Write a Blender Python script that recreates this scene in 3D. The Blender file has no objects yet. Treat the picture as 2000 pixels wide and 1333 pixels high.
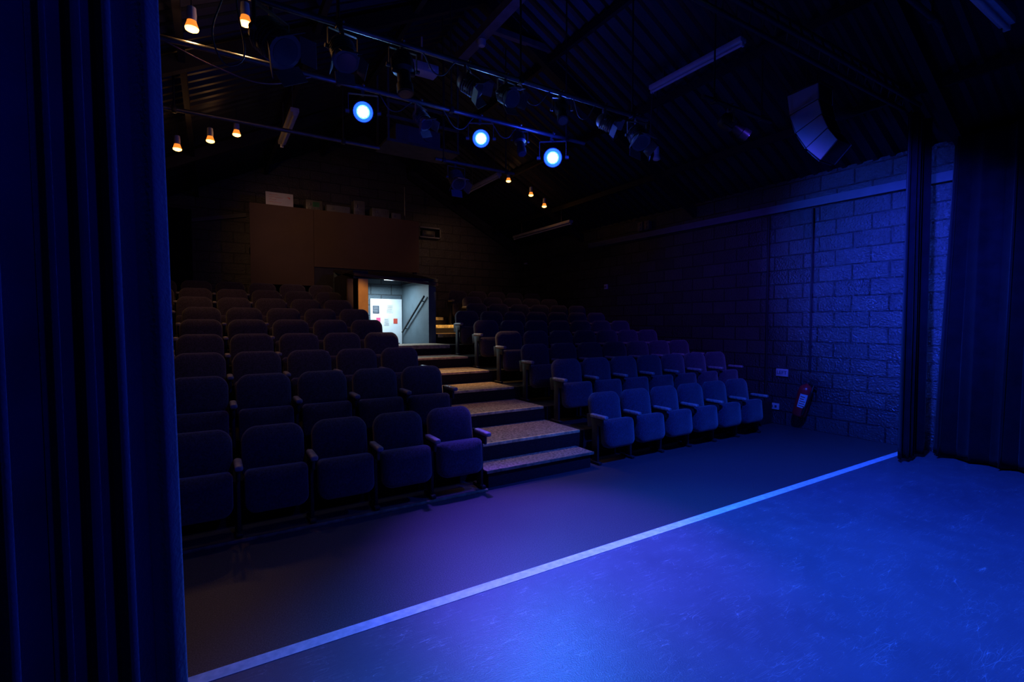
import bpy, bmesh, math, random
from mathutils import Vector, Matrix, Euler
random.seed(4)
S=bpy.context.scene
COL=S.collection
# ------------------------------------------------------------------ materials
def mat(name,col,rough=.6,metal=0,var=.25,scale=8,bump=0,bscale=60,emit=None,estr=0,spec=.5,sheen=0):
    m=bpy.data.materials.new(name);m.use_nodes=True
    nt=m.node_tree;N=nt.nodes;L=nt.links;b=N['Principled BSDF']
    tc=N.new('ShaderNodeTexCoord')
    no=N.new('ShaderNodeTexNoise');no.inputs['Scale'].default_value=scale;no.inputs['Detail'].default_value=5
    L.new(tc.outputs['Object'],no.inputs['Vector'])
    r=N.new('ShaderNodeValToRGB')
    lo=tuple(c*(1-var) for c in col)+(1,);hi=tuple(min(1,c*(1+var)) for c in col)+(1,)
    r.color_ramp.elements[0].position=.3;r.color_ramp.elements[0].color=lo
    r.color_ramp.elements[1].position=.7;r.color_ramp.elements[1].color=hi
    L.new(no.outputs['Fac'],r.inputs['Fac']);L.new(r.outputs['Color'],b.inputs['Base Color'])
    b.inputs['Roughness'].default_value=rough;b.inputs['Metallic'].default_value=metal
    b.inputs['Specular IOR Level'].default_value=spec
    if sheen:
        b.inputs['Sheen Weight'].default_value=sheen;b.inputs['Sheen Roughness'].default_value=.5
    if bump:
        n2=N.new('ShaderNodeTexNoise');n2.inputs['Scale'].default_value=bscale;n2.inputs['Detail'].default_value=3
        L.new(tc.outputs['Object'],n2.inputs['Vector'])
        bp=N.new('ShaderNodeBump');bp.inputs['Strength'].default_value=bump;bp.inputs['Distance'].default_value=.01
        L.new(n2.outputs['Fac'],bp.inputs['Height']);L.new(bp.outputs['Normal'],b.inputs['Normal'])
    if emit:
        b.inputs['Emission Color'].default_value=tuple(emit)+(1,);b.inputs['Emission Strength'].default_value=estr
    return m
def brick_mat(name,c1,c2,mortar,axis,rough=.38,bw=.45,bh=.225,bumpd=.012,spec=.5,ms=.011):
    m=bpy.data.materials.new(name);m.use_nodes=True
    nt=m.node_tree;N=nt.nodes;L=nt.links;b=N['Principled BSDF']
    tc=N.new('ShaderNodeTexCoord');sp=N.new('ShaderNodeSeparateXYZ');cb=N.new('ShaderNodeCombineXYZ')
    L.new(tc.outputs['Object'],sp.inputs[0]);L.new(sp.outputs[axis],cb.inputs[0]);L.new(sp.outputs[2],cb.inputs[1])
    nz=N.new('ShaderNodeTexNoise');nz.inputs['Scale'].default_value=7;nz.inputs['Detail'].default_value=4
    L.new(cb.outputs[0],nz.inputs['Vector'])
    mx=N.new('ShaderNodeMix');mx.data_type='VECTOR';mx.inputs['Factor'].default_value=.012
    L.new(cb.outputs[0],mx.inputs[4]);L.new(nz.outputs['Color'],mx.inputs[5])
    br=N.new('ShaderNodeTexBrick');br.inputs['Scale'].default_value=1;br.inputs['Brick Width'].default_value=bw
    br.inputs['Row Height'].default_value=bh;br.inputs['Mortar Size'].default_value=ms;br.inputs['Mortar Smooth'].default_value=.35
    br.inputs['Color1'].default_value=c1+(1,);br.inputs['Color2'].default_value=c2+(1,);br.inputs['Mortar'].default_value=mortar+(1,)
    L.new(mx.outputs[1],br.inputs['Vector']);L.new(br.outputs['Color'],b.inputs['Base Color'])
    n2=N.new('ShaderNodeTexNoise');n2.inputs['Scale'].default_value=38;n2.inputs['Detail'].default_value=5
    L.new(cb.outputs[0],n2.inputs['Vector'])
    n3=N.new('ShaderNodeTexNoise');n3.inputs['Scale'].default_value=3.5;n3.inputs['Detail'].default_value=2
    L.new(cb.outputs[0],n3.inputs['Vector'])
    ma=N.new('ShaderNodeMath');ma.operation='MULTIPLY_ADD';ma.inputs[1].default_value=-1.4
    L.new(br.outputs['Fac'],ma.inputs[0]);L.new(n2.outputs['Fac'],ma.inputs[2])
    mb=N.new('ShaderNodeMath');mb.operation='ADD';L.new(ma.outputs[0],mb.inputs[0]);L.new(n3.outputs['Fac'],mb.inputs[1])
    bp=N.new('ShaderNodeBump');bp.inputs['Strength'].default_value=.9;bp.inputs['Distance'].default_value=bumpd
    L.new(mb.outputs[0],bp.inputs['Height']);L.new(bp.outputs['Normal'],b.inputs['Normal'])
    b.inputs['Roughness'].default_value=rough;b.inputs['Specular IOR Level'].default_value=spec
    return m
def floor_mat():
    m=bpy.data.materials.new('floor_vinyl');m.use_nodes=True
    nt=m.node_tree;N=nt.nodes;L=nt.links;b=N['Principled BSDF']
    tc=N.new('ShaderNodeTexCoord');sp=N.new('ShaderNodeSeparateXYZ');L.new(tc.outputs['Object'],sp.inputs[0])
    gt=N.new('ShaderNodeMath');gt.operation='GREATER_THAN';gt.inputs[1].default_value=2.63;L.new(sp.outputs[1],gt.inputs[0])
    n1=N.new('ShaderNodeTexNoise');n1.inputs['Scale'].default_value=1.6;n1.inputs['Detail'].default_value=8;n1.inputs['Roughness'].default_value=.65
    L.new(tc.outputs['Object'],n1.inputs['Vector'])
    r1=N.new('ShaderNodeValToRGB');r1.color_ramp.elements[0].position=.3;r1.color_ramp.elements[0].color=(.095,.082,.115,1)
    r1.color_ramp.elements[1].position=.75;r1.color_ramp.elements[1].color=(.13,.115,.155,1);L.new(n1.outputs['Fac'],r1.inputs['Fac'])
    n2=N.new('ShaderNodeTexNoise');n2.inputs['Scale'].default_value=130;n2.inputs['Detail'].default_value=2;L.new(tc.outputs['Object'],n2.inputs['Vector'])
    r2=N.new('ShaderNodeValToRGB');r2.color_ramp.elements[0].position=.4;r2.color_ramp.elements[0].color=(.042,.034,.04,1)
    r2.color_ramp.elements[1].position=.72;r2.color_ramp.elements[1].color=(.11,.095,.105,1);L.new(n2.outputs['Fac'],r2.inputs['Fac'])
    prev=None
    for ang,sc,st in ((.5,1.1,9),(1.9,1.4,9),(2.7,1.0,8),(1.2,1.9,9),(2.2,2.4,7),(.1,1.6,9),(2.95,2.1,8),(.8,2.6,7)):
        mp=N.new('ShaderNodeMapping');mp.inputs['Rotation'].default_value=(0,0,ang);mp.inputs['Scale'].default_value=(sc,sc*st,1);mp.inputs['Location'].default_value=(ang*7,sc*3,0)
        L.new(tc.outputs['Object'],mp.inputs['Vector'])
        n=N.new('ShaderNodeTexNoise');n.inputs['Scale'].default_value=1.7;n.inputs['Detail'].default_value=.3;L.new(mp.outputs[0],n.inputs['Vector'])
        s=N.new('ShaderNodeMath');s.operation='SUBTRACT';s.inputs[1].default_value=.5;L.new(n.outputs['Fac'],s.inputs[0])
        a=N.new('ShaderNodeMath');a.operation='ABSOLUTE';L.new(s.outputs[0],a.inputs[0])
        c=N.new('ShaderNodeMath');c.operation='LESS_THAN';c.inputs[1].default_value=.0018;L.new(a.outputs[0],c.inputs[0])
        if prev is None: prev=c
        else:
            q=N.new('ShaderNodeMath');q.operation='MAXIMUM';L.new(prev.outputs[0],q.inputs[0]);L.new(c.outputs[0],q.inputs[1]);prev=q
    n5=N.new('ShaderNodeTexNoise');n5.inputs['Scale'].default_value=6;n5.inputs['Detail'].default_value=6;n5.inputs['Roughness'].default_value=.7;L.new(tc.outputs['Object'],n5.inputs['Vector'])
    r5=N.new('ShaderNodeMapRange');r5.inputs[1].default_value=.46;r5.inputs[2].default_value=.62;r5.inputs[3].default_value=.04;r5.inputs[4].default_value=.6;L.new(n5.outputs['Fac'],r5.inputs[0])
    sm=N.new('ShaderNodeMath');sm.operation='MULTIPLY';L.new(prev.outputs[0],sm.inputs[0]);L.new(r5.outputs[0],sm.inputs[1])
    # scattered pale specks
    n6=N.new('ShaderNodeTexNoise');n6.inputs['Scale'].default_value=55;n6.inputs['Detail'].default_value=1;L.new(tc.outputs['Object'],n6.inputs['Vector'])
    r6=N.new('ShaderNodeMapRange');r6.inputs[1].default_value=.74;r6.inputs[2].default_value=.80;r6.inputs[3].default_value=0;r6.inputs[4].default_value=.5;L.new(n6.outputs['Fac'],r6.inputs[0])
    mxx=N.new('ShaderNodeMath');mxx.operation='MAXIMUM';L.new(sm.outputs[0],mxx.inputs[0]);L.new(r6.outputs[0],mxx.inputs[1])
    m1=N.new('ShaderNodeMix');m1.data_type='RGBA';m1.inputs[7].default_value=(.5,.5,.55,1)
    L.new(mxx.outputs[0],m1.inputs[0]);L.new(r1.outputs['Color'],m1.inputs[6])
    m2=N.new('ShaderNodeMix');m2.data_type='RGBA';L.new(gt.outputs[0],m2.inputs[0]);L.new(m1.outputs[2],m2.inputs[6]);L.new(r2.outputs['Color'],m2.inputs[7])
    L.new(m2.outputs[2],b.inputs['Base Color'])
    rr=N.new('ShaderNodeMapRange');rr.inputs[1].default_value=.3;rr.inputs[2].default_value=.7;rr.inputs[3].default_value=.37;rr.inputs[4].default_value=.43
    L.new(n1.outputs['Fac'],rr.inputs[0]);L.new(rr.outputs[0],b.inputs['Roughness'])
    bp=N.new('ShaderNodeBump');bp.inputs['Strength'].default_value=.3;bp.inputs['Distance'].default_value=.004
    L.new(n2.outputs['Fac'],bp.inputs['Height']);L.new(bp.outputs['Normal'],b.inputs['Normal'])
    return m
M_floor=floor_mat()
M_wallR=brick_mat('painted_block_side',(.026,.025,.034),(.042,.04,.052),(.016,.015,.02),1,rough=.25,spec=1.0,bumpd=.024,ms=.011)
M_wallB=brick_mat('painted_block_back',(.034,.03,.036),(.048,.042,.048),(.02,.018,.02),0,rough=.36)
M_vest=brick_mat('vestibule_block',(.07,.10,.13),(.09,.13,.16),(.04,.05,.06),0,rough=.6)
M_black=mat('matt_black_paint',(.018,.016,.02),.6,bump=.2,bscale=30)
M_plain=mat('dark_wall',(.02,.018,.024),.7)
M_roof=mat('dark_corrugated_steel',(.011,.011,.02),.45,var=.35,scale=3,spec=.4)
M_beam=mat('dark_steel_beam',(.014,.013,.02),.6,spec=.3)
M_ridge=mat('painted_grey_beam',(.11,.11,.14),.6)
M_steel=mat('scaffold_steel',(.16,.16,.17),.4,.7)
M_bmetal=mat('black_enamel',(.022,.022,.027),.45,.2)
M_gmetal=mat('worn_grey_metal',(.13,.125,.12),.5,.4)
M_white=mat('white_fitting',(.5,.5,.52),.5,var=.08)
M_line=mat('white_line_tape',(.82,.9,.92),.5,var=.22,scale=22)
M_fab=mat('charcoal_moquette',(.05,.037,.064),.95,var=.5,scale=70,bump=.5,bscale=180,sheen=.35,spec=.2)
M_fabn=mat('navy_moquette',(.033,.033,.062),.95,var=.5,scale=70,bump=.5,bscale=180,sheen=.35,spec=.2)
M_arm=mat('worn_vinyl_arm',(.26,.23,.24),.4,var=.4,scale=30)
M_frame=mat('seat_frame_paint',(.03,.028,.032),.5,.3)
M_carpet=mat('black_tier_carpet',(.022,.018,.02),.95,var=.4,scale=90,bump=.4,bscale=150,spec=.2)
M_tread=mat('speckled_step_vinyl',(.34,.24,.155),.7,var=.75,scale=45,bump=.25,bscale=120)
M_nose=mat('worn_timber_nosing',(.75,.54,.25),.55,var=.45,scale=20)
M_rail=mat('dark_worn_timber',(.22,.17,.10),.6,var=.45,scale=20)
M_panel=mat('brown_painted_board',(.095,.055,.036),.75,var=.1,scale=2)
M_wood=mat('orange_plywood',(.95,.48,.15),.6,var=.15,scale=5)
M_curt=mat('navy_velvet_curtain',(.028,.03,.075),.9,var=.2,scale=6,bump=.3,bscale=90,sheen=.5,spec=.2)
M_drape=mat('black_serge_drape',(.007,.0065,.013),.95,var=.3,scale=6,bump=.3,bscale=90,sheen=.12,spec=.1)
M_red=mat('extinguisher_red',(.65,.02,.03),.3,var=.08)
M_rubber=mat('black_rubber',(.015,.015,.015),.5)
M_plabel=mat('printed_paper',(.7,.7,.7),.7,var=.05)
M_pink=mat('pink_print',(.8,.1,.25),.7,var=.05)
M_redp=mat('red_print',(.7,.08,.05),.7,var=.05)
M_darkp=mat('dark_print',(.05,.06,.09),.7,var=.2)
M_greywall=mat('grey_painted_board',(.075,.11,.135),.6,var=.15,scale=4,bump=.2,bscale=25)
M_doorw=mat('white_door_paint',(.8,.84,.88),.5,var=.04)
M_lens=mat('dark_glass_lens',(.05,.05,.07),.1,spec=.8)
M_bulb=mat('warm_bulb_glass',(1,.6,.25),.4,emit=(1,.42,.08),estr=10,var=.05)
M_bulbrim=mat('amber_bulb_rim',(1,.4,.1),.4,emit=(1,.25,.025),estr=1.1,var=.05)
M_bulboff=mat('unlit_bulb_glass',(.6,.55,.5),.3,var=.05)
M_led=mat('led_emitters',(.3,.6,1),.4,emit=(.35,.8,1),estr=80,var=.05)
M_ledp=mat('led_front_glass',(.1,.2,1),.4,emit=(.05,.42,1),estr=7,var=.05)
M_ledr=mat('led_blue_rim',(.1,.2,1),.4,emit=(.010,.07,1),estr=2.2,var=.05)
M_ledg=mat('green_display',(.03,.12,.06),.3,var=.3,scale=40)
M_spk=mat('speaker_grey_blue',(.11,.11,.14),.55,var=.1)
M_array=mat('light_grey_speaker_paint',(.3,.3,.34),.5,var=.06)
M_vlamp=mat('vestibule_tube',(.9,.95,1),.4,emit=(.75,.9,1),estr=3,var=.02)
# ------------------------------------------------------------------ helpers
def bm_box(bm,c,s,bev=0,rot=None,seg=2):
    t=bmesh.new();bmesh.ops.create_cube(t,size=1)
    bmesh.ops.scale(t,vec=s,verts=t.verts)
    if bev: bmesh.ops.bevel(t,geom=t.edges[:],offset=bev,segments=seg,affect='EDGES',profile=.5)
    if rot: bmesh.ops.rotate(t,cent=(0,0,0),matrix=Euler(rot).to_matrix(),verts=t.verts)
    bmesh.ops.translate(t,vec=c,verts=t.verts)
    me=bpy.data.meshes.new('t');t.to_mesh(me);t.free();bm.from_mesh(me);bpy.data.meshes.remove(me)
def bm_cyl(bm,a,b,r,r2=None,seg=16,caps=True):
    a=Vector(a);b=Vector(b);d=b-a
    t=bmesh.new();bmesh.ops.create_cone(t,cap_ends=caps,segments=seg,radius1=r,radius2=r if r2 is None else r2,depth=d.length)
    q=Vector((0,0,1)).rotation_difference(d.normalized()).to_matrix().to_4x4()
    bmesh.ops.transform(t,matrix=Matrix.Translation((a+b)/2)@q,verts=t.verts)
    me=bpy.data.meshes.new('t');t.to_mesh(me);t.free();bm.from_mesh(me);bpy.data.meshes.remove(me)
def bm_tube(bm,pts,r,seg=8):
    for i in range(len(pts)-1): bm_cyl(bm,pts[i],pts[i+1],r,seg=seg)
def bm_lathe(bm,prof,seg=20,axis='Z',off=(0,0,0)):
    rings=[]
    for r,z in prof:
        ring=[]
        for i in range(seg):
            a=2*math.pi*i/seg
            ring.append(bm.verts.new((off[0]+r*math.cos(a),off[1]+r*math.sin(a),off[2]+z)))
        rings.append(ring)
    for k in range(len(rings)-1):
        for i in range(seg):
            bm.faces.new((rings[k][i],rings[k][(i+1)%seg],rings[k+1][(i+1)%seg],rings[k+1][i]))
    bm.faces.new(rings[0][::-1]);bm.faces.new(rings[-1])
def bm_cushion(bm,w,z0,z1,thk,rt,rb,puff=.02,n=7):
    """rounded upholstered pad in XZ plane, thickness along y (front = -y)"""
    pts=[]
    def arc(cx,cz,r,a0,a1):
        for i in range(n+1):
            a=a0+(a1-a0)*i/n;pts.append((cx+r*math.cos(a),cz+r*math.sin(a)))
    h=w/2;P=math.pi
    arc(h-rt,z1-rt,rt,0,P/2);arc(-h+rt,z1-rt,rt,P/2,P)
    arc(-h+rb,z0+rb,rb,P,1.5*P);arc(h-rb,z0+rb,rb,1.5*P,2*P)
    cz=(z0+z1)/2
    def ring(s,y,crown=0):
        out=[]
        for x,z in pts:
            zz=cz+(z-cz)*s
            if z>cz: zz+=.022*(1-(x/h)**2)
            out.append(bm.verts.new((x*s,y,zz)))
        return out
    R=[ring(.93,thk/2),ring(.985,thk/2-.012),ring(1,0),ring(.985,-thk/2+.02),ring(.94,-thk/2+.004),ring(.8,-thk/2-puff*.5),ring(.45,-thk/2-puff)]
    for a,b in zip(R,R[1:]):
        m=len(a)
        for i in range(m): bm.faces.new((a[i],a[(i+1)%m],b[(i+1)%m],b[i]))
    bm.faces.new(R[0][::-1]);bm.faces.new(R[-1])
def mesh(name,bm,m,smooth=True,ang=40):
    bmesh.ops.recalc_face_normals(bm,faces=bm.faces)
    me=bpy.data.meshes.new(name);bm.to_mesh(me);bm.free();me.materials.append(m)
    if smooth:
        for p in me.polygons:p.use_smooth=True
        try: me.set_sharp_from_angle(angle=math.radians(ang))
        except Exception: pass
    return me
def add(name,data,parent=None,loc=(0,0,0),rot=(0,0,0),label=None,cat=None,group=None,kind=None):
    o=bpy.data.objects.new(name,data);COL.objects.link(o);o.location=loc;o.rotation_euler=rot
    if parent is not None:o.parent=parent
    if label:o['label']=label
    if cat:o['category']=cat
    if group:o['group']=group
    if kind:o['kind']=kind
    return o
def box_o(name,lo,hi,m,bev=0,**k):
    c=((lo[0]+hi[0])/2,(lo[1]+hi[1])/2,lo[2]);s=(hi[0]-lo[0],hi[1]-lo[1],hi[2]-lo[2])
    bm=bmesh.new();bm_box(bm,(0,0,s[2]/2),s,bev)
    return add(name,mesh(name,bm,m,smooth=bool(bev)),loc=c,**k)
def world_mesh(name,verts,faces,m,**k):
    me=bpy.data.meshes.new(name);me.from_pydata(verts,[],faces);me.materials.append(m)
    bm=bmesh.new();bm.from_mesh(me);bmesh.ops.recalc_face_normals(bm,faces=bm.faces);bm.to_mesh(me);bm.free()
    return add(name,me,**k)
def slab(name,poly,axis,t0,t1,m,**k):
    def v(p,t):
        return (t,p[0],p[1]) if axis==0 else ((p[0],t,p[1]) if axis==1 else (p[0],p[1],t))
    n=len(poly);V=[v(p,t0) for p in poly]+[v(p,t1) for p in poly]
    F=[tuple(range(n)),tuple(range(2*n-1,n-1,-1))]+[(i,(i+1)%n,n+(i+1)%n,n+i) for i in range(n)]
    return world_mesh(name,V,F,m,**k)
# ------------------------------------------------------------------ room shell
XL,XR,YB,YF=-1.3,7.85,12.3,-2.5
RX,EZ,SL=3.3,3.92,.52
RZ=EZ+(XR-RX)*SL
slab('floor',[(XL,YF),(XR,YF),(XR,YB),(XL,YB)],2,-.1,0,M_floor,kind='structure')
slab('wall_right',[(YF,0),(YB,0),(YB,EZ),(YF,EZ)],0,XR,XR+.15,M_wallR,kind='structure')
slab('wall_left',[(YF,0),(YB,0),(YB,EZ),(YF,EZ)],0,XL-.15,XL,M_wallR,kind='structure')
slab('wall_back',[(XL,0),(XR,0),(XR,EZ),(RX,RZ),(XL,EZ)],1,YB,YB+.15,M_wallB,kind='structure')
slab('wall_front',[(XL,0),(XR,0),(XR,EZ),(RX,RZ),(XL,EZ)],1,YF-.15,YF,M_plain,kind='structure')
V=[];F=[];ny=300
for side in (0,1):
    base=len(V)
    for i in range(ny+1):
        y=YF+(YB-YF)*i/ny
        dz=.028*max(-1,min(1,1.6*math.sin(2*math.pi*y/.2)))
        xe=XL-.1 if side==0 else XR+.1
        V.append((xe,y,EZ-.05+dz));V.append((RX,y,RZ+dz))
    for i in range(ny):
        a=base+2*i;F.append((a,a+1,a+3,a+2))
world_mesh('ceiling',V,F,M_roof,kind='structure')
slab('trim_1',[(-1.0,2.585),(7.62,2.585),(7.62,2.665),(-1.0,2.665)],2,0,.003,M_line,kind='structure')
slab('trim_2',[(1.0,3.40),(9.1,3.46),(9.1,3.57),(1.0,3.52)],0,XR-.07,XR,M_spk,kind='structure')
ti=3
def rafter(y,drop=.18,w=.09):
    global ti
    for s in (-1,1):
        xe=XL if s<0 else XR
        p=[(RX,RZ-.04),(xe,EZ-.09),(xe,EZ-.09-drop),(RX,RZ-.04-drop)]
        slab('trim_%d'%ti,p,1,y-w/2,y+w/2,M_beam,kind='structure');ti+=1
for y in (2.2,6.1,9.4): rafter(y)
for x in (-.2,1.1,2.3,4.4,5.7,6.9):
    z=EZ+(abs(RX-XR)-abs(x-RX))*SL-.1
    slab('trim_%d'%ti,[(x-.03,z-.07),(x+.03,z-.07),(x+.03,z+.03),(x-.03,z+.03)],1,YF,YB,M_beam,kind='structure');ti+=1
slab('trim_%d'%ti,[(RX-.07,5.62),(RX+.07,5.62),(RX+.07,5.74),(RX-.07,5.74)],1,2.2,6.9,M_ridge,kind='structure');ti+=1
slab('trim_%d'%ti,[(6.0,5.7),(6.08,5.7),(6.08,5.78),(6.0,5.78)],0,3.4,4.75,M_ridge,kind='structure');ti+=1
slab('trim_%d'%ti,[(4.4,5.52),(7.7,3.8),(7.7,3.66),(4.4,5.38)],1,YB-.1,YB,M_beam,kind='structure');ti+=1
slab('trim_%d'%ti,[(-.5,3.72),(.7,3.98),(.7,4.06),(-.5,3.8)],1,YB-.08,YB,M_spk,kind='structure');ti+=1
# ------------------------------------------------------------------ seating tiers
PY,PZ,Y2,Z2=.75,.178,4.53,.355
def ty(k):return Y2+PY*(k-2)
def tz(k):return Z2+PZ*(k-2)
LAST=9
AX0,AX1=2.34,3.76
def tier(k,x0,x1,y1,treads,lab):
    y0=ty(k);z=tz(k);y1-=.004
    o=box_o('seating_platform',(x0,y0,0),(x1,y1,z),M_carpet,label=lab,cat='platform',group='stepped seating platforms')
    cx,cy=(x0+x1)/2,(y0+y1)/2
    for a,b in treads:
        bm=bmesh.new();bm_box(bm,((a+b)/2-cx,.02,z+.004),(b-a,y1-y0-.06,.008))
        add('step_tread',mesh('step_tread',bm,M_tread,False),o,label='speckled brown vinyl step tread')
        hh=.035 if k<7 else .07
        bm=bmesh.new();bm_box(bm,((a+b)/2-cx,y0-cy+.018,z+.01-hh/2),(b-a,.045,hh),.008)
        add('step_nosing',mesh('step_nosing',bm,M_nose),o,label='worn timber step nosing')
for k in range(2,8):
    tier(k,XL+.02,XR-.02,ty(k+1),[(AX0,AX1),(-1.1,-.42)],'black carpeted seating tier with pale aisle treads')
for k in range(8,LAST+2):
    y1=ty(k+1) if k<=LAST else YB-.02
    tier(k,XL+.02,2.18,y1,[],'black carpeted seating tier beside the entrance opening')
    tier(k,3.82,XR-.02,y1,[(3.84,4.62)],'black carpeted seating tier with timber edged steps')
o=box_o('step_box',(2.33,4.22,0),(3.66,4.515,.16),M_carpet,label='low black wooden box step with speckled grey top',cat='step')
bm=bmesh.new();bm_box(bm,(0,-.005,.171),(1.39,.325,.022),.006)
add('step_tread',mesh('step_tread',bm,M_tread),o)
bm=bmesh.new();bm_box(bm,(0,-.17,.168),(1.39,.012,.032),.003)
add('step_nosing',mesh('step_nosing',bm,M_rail),o)
box_o('floor_rail',(-.9,4.13,0),(2.28,4.155,.025),M_rail,bev=.005,label='thin worn timber rail fixed to the floor before the seats',cat='rail')
# ------------------------------------------------------------------ chairs
def chair_meshes(fab):
    D={}
    bm=bmesh.new();bm_cushion(bm,.47,.42,.80,.085,.10,.04,.03)
    bmesh.ops.rotate(bm,cent=(0,0,.4),matrix=Matrix.Rotation(math.radians(-9),3,'X'),verts=bm.verts)
    D['backrest']=mesh('backrest',bm,fab)
    bm=bmesh.new();bm_cushion(bm,.455,.19,.515,.12,.035,.08,.025)
    bmesh.ops.rotate(bm,cent=(0,0,.5),matrix=Matrix.Rotation(math.radians(-6),3,'X'),verts=bm.verts)
    bmesh.ops.translate(bm,vec=(0,-.175,0),verts=bm.verts)
    D['seat']=mesh('seat',bm,fab)
    bm=bmesh.new()
    bm_box(bm,(0,0,0),(.058,.27,.045),.018,seg=3)
    bmesh.ops.translate(bm,vec=(0,-.16,.565),verts=bm.verts)
    D['armrest']=mesh('armrest',bm,M_arm)
    bm=bmesh.new()
    bm_box(bm,(0,-.10,.27),(.03,.10,.50),.008)
    bm_box(bm,(0,-.13,.50),(.028,.2,.09),.01)
    bm_box(bm,(0,-.09,.02),(.05,.2,.03),.008)
    bm_box(bm,(0,-.02,.5),(.024,.12,.16),.008,rot=(-.15,0,0))
    D['support_leg']=mesh('support_leg',bm,M_frame)
    bm=bmesh.new()
    bm_cyl(bm,(-.23,-.13,.44),(.23,-.13,.44),.012,seg=8)
    bm_box(bm,(0,-.06,.33),(.40,.02,.22),.006,rot=(-.1,0,0))
    D['seat_hinge']=mesh('seat_hinge',bm,M_frame)
    return D
CH=chair_meshes(M_fab);CN=chair_meshes(M_fabn)
def first_parts(D):
    return [(n,D[n],x) for n,x in (('backrest',0),('seat',0),('seat_hinge',0),('armrest',-.265),('support_leg',-.265),('armrest',.265),('support_leg',.265))]
tmpl={}
def chair(x,k,end,front):
    if k==1: y,z=4.4,0
    else: y,z=ty(k)+.62,tz(k)+.001
    key='front' if front else 'tier'
    if key not in tmpl:
        e=bpy.data.objects.new('theatre_seat',None);e.empty_display_size=.1;COL.objects.link(e)
        ps=[]
        for n,me,px in first_parts(CN if front else CH):
            p=bpy.data.objects.new(n,me);COL.objects.link(p);p.parent=e;p.location=(px,0,0);ps.append(p)
        tmpl[key]=(e,ps)
    else:
        e0,ps0=tmpl[key]
        e=e0.copy();COL.objects.link(e)
        for i,p0 in enumerate(ps0):
            if i>=5 and not end: continue
            p=p0.copy();COL.objects.link(p);p.parent=e
    e.location=(x,y,z)
    e['label']='navy upholstered tip-up theatre seat standing on the floor, folded' if k==1 else 'dark upholstered tip-up theatre seat, folded, on a raised tier'
    e['category']='theatre seat'
    e['group']='tip-up theatre seats in rows'
    return e
for k in range(1,LAST+1):
    fr=(k==1)
    xs=[2.01-.53*i for i in range(5)]
    if k>=7: xs=[v-.1 for v in xs]+[2.01-.53*5-.1]
    for i,x in enumerate(xs): chair(x,k,i==0,fr)
    n=6 if k==1 else 7
    x0=4.07
    if k==7:x0=4.67;n=6
    if k>7:x0=4.95;n=5
    xs=[x0+.53*i for i in range(n)]
    for i,x in enumerate(xs): chair(x,k,i==n-1,fr)
# ------------------------------------------------------------------ entrance vestibule
z7=tz(7)
slab('wall_vestibule_left',[(2.2,9.03),(2.47,9.03),(2.47,10.6),(2.2,10.6)],2,.2,2.6,M_black,kind='structure')
slab('wall_vestibule_right',[(3.65,9.03),(3.8,9.03),(3.8,10.6),(3.65,10.6)],2,0,2.5,M_greywall,kind='structure')
slab('wall_vestibule_back',[(2.2,10.6),(3.8,10.6),(3.8,10.7),(2.2,10.7)],2,0,2.72,M_vest,kind='structure')
slab('ceiling_vestibule',[(9.0,2.46),(10.7,2.72),(10.7,2.78),(9.0,2.52)],0,2.2,3.83,M_black,kind='structure')
slab('floor_vestibule',[(2.2,9.03),(3.8,9.03),(3.8,10.6),(2.2,10.6)],2,0.01,.2,M_floor,kind='structure')
slab('trim_%d'%ti,[(2.2,2.56),(3.82,2.43),(3.82,2.38),(2.2,2.51)],1,8.95,8.99,M_panel,kind='structure');ti+=1
bm=bmesh.new();bm_box(bm,(0,0,.99),(.70,.04,1.98),.004)
d=add('door_1',mesh('door_1',bm,M_doorw),loc=(3.28,10.575,.2),kind='structure')
bm=bmesh.new();bm_cyl(bm,(.27,-.02,1.0),(.27,-.07,1.0),.012);bm_cyl(bm,(.27,-.065,1.0),(.17,-.065,1.0),.01)
add('handle',mesh('handle',bm,M_steel),d)
def poster(x,z,w,h,m,lab,ink=None):
    bm=bmesh.new();bm_box(bm,(0,0,h/2),(w,.004,h))
    o=add('poster',mesh('poster',bm,m,False),loc=(x,10.551,z),label=lab,cat='poster',group='papers pinned on the white door')
    if ink:
        bm=bmesh.new()
        for i in range(4): bm_box(bm,(random.uniform(-.01,.01),-.003,h*(.2+.2*i)),(w*.7,.002,h*.03))
        add('printed_lines',mesh('printed_lines',bm,ink,False),o)
poster(3.05,1.86,.14,.17,M_darkp,'dark printed poster pinned to a white door',M_plabel)
poster(3.35,1.88,.15,.18,M_plabel,'white notice pinned to a white door',M_darkp)
poster(3.10,1.66,.09,.11,M_pink,'small pink flyer pinned to a white door')
poster(3.48,1.64,.09,.11,M_redp,'small red flyer pinned to a white door')
poster(3.28,1.6,.11,.16,M_plabel,'white printed notice with dark lines',M_darkp)
bm=bmesh.new()
bm_cyl(bm,(3.60,9.15,2.18),(3.60,10.45,1.45),.02);bm_cyl(bm,(3.65,9.3,2.09),(3.6,9.3,2.09),.01);bm_cyl(bm,(3.65,10.3,1.53),(3.6,10.3,1.53),.01)
add('handrail',mesh('handrail',bm,M_bmetal),label='black metal handrail sloping down a grey wall',cat='handrail')
bm=bmesh.new();bm_box(bm,(0,0,.05),(.3,.06,.04),.01)
add('ceiling_light',mesh('ceiling_light',bm,M_vlamp),loc=(3.25,10.1,2.52),label='small white lit ceiling light inside the entrance',cat='ceiling light')
slab('door_2',[(2.29,9.0),(2.46,9.0),(2.46,9.028),(2.29,9.028)],2,z7+.03,2.46,M_wood,kind='structure')
slab('wall_entrance',[(2.1,9.03),(2.28,9.03),(2.28,9.1),(2.1,9.1)],2,z7+.0,2.45,M_panel,kind='structure')
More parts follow.
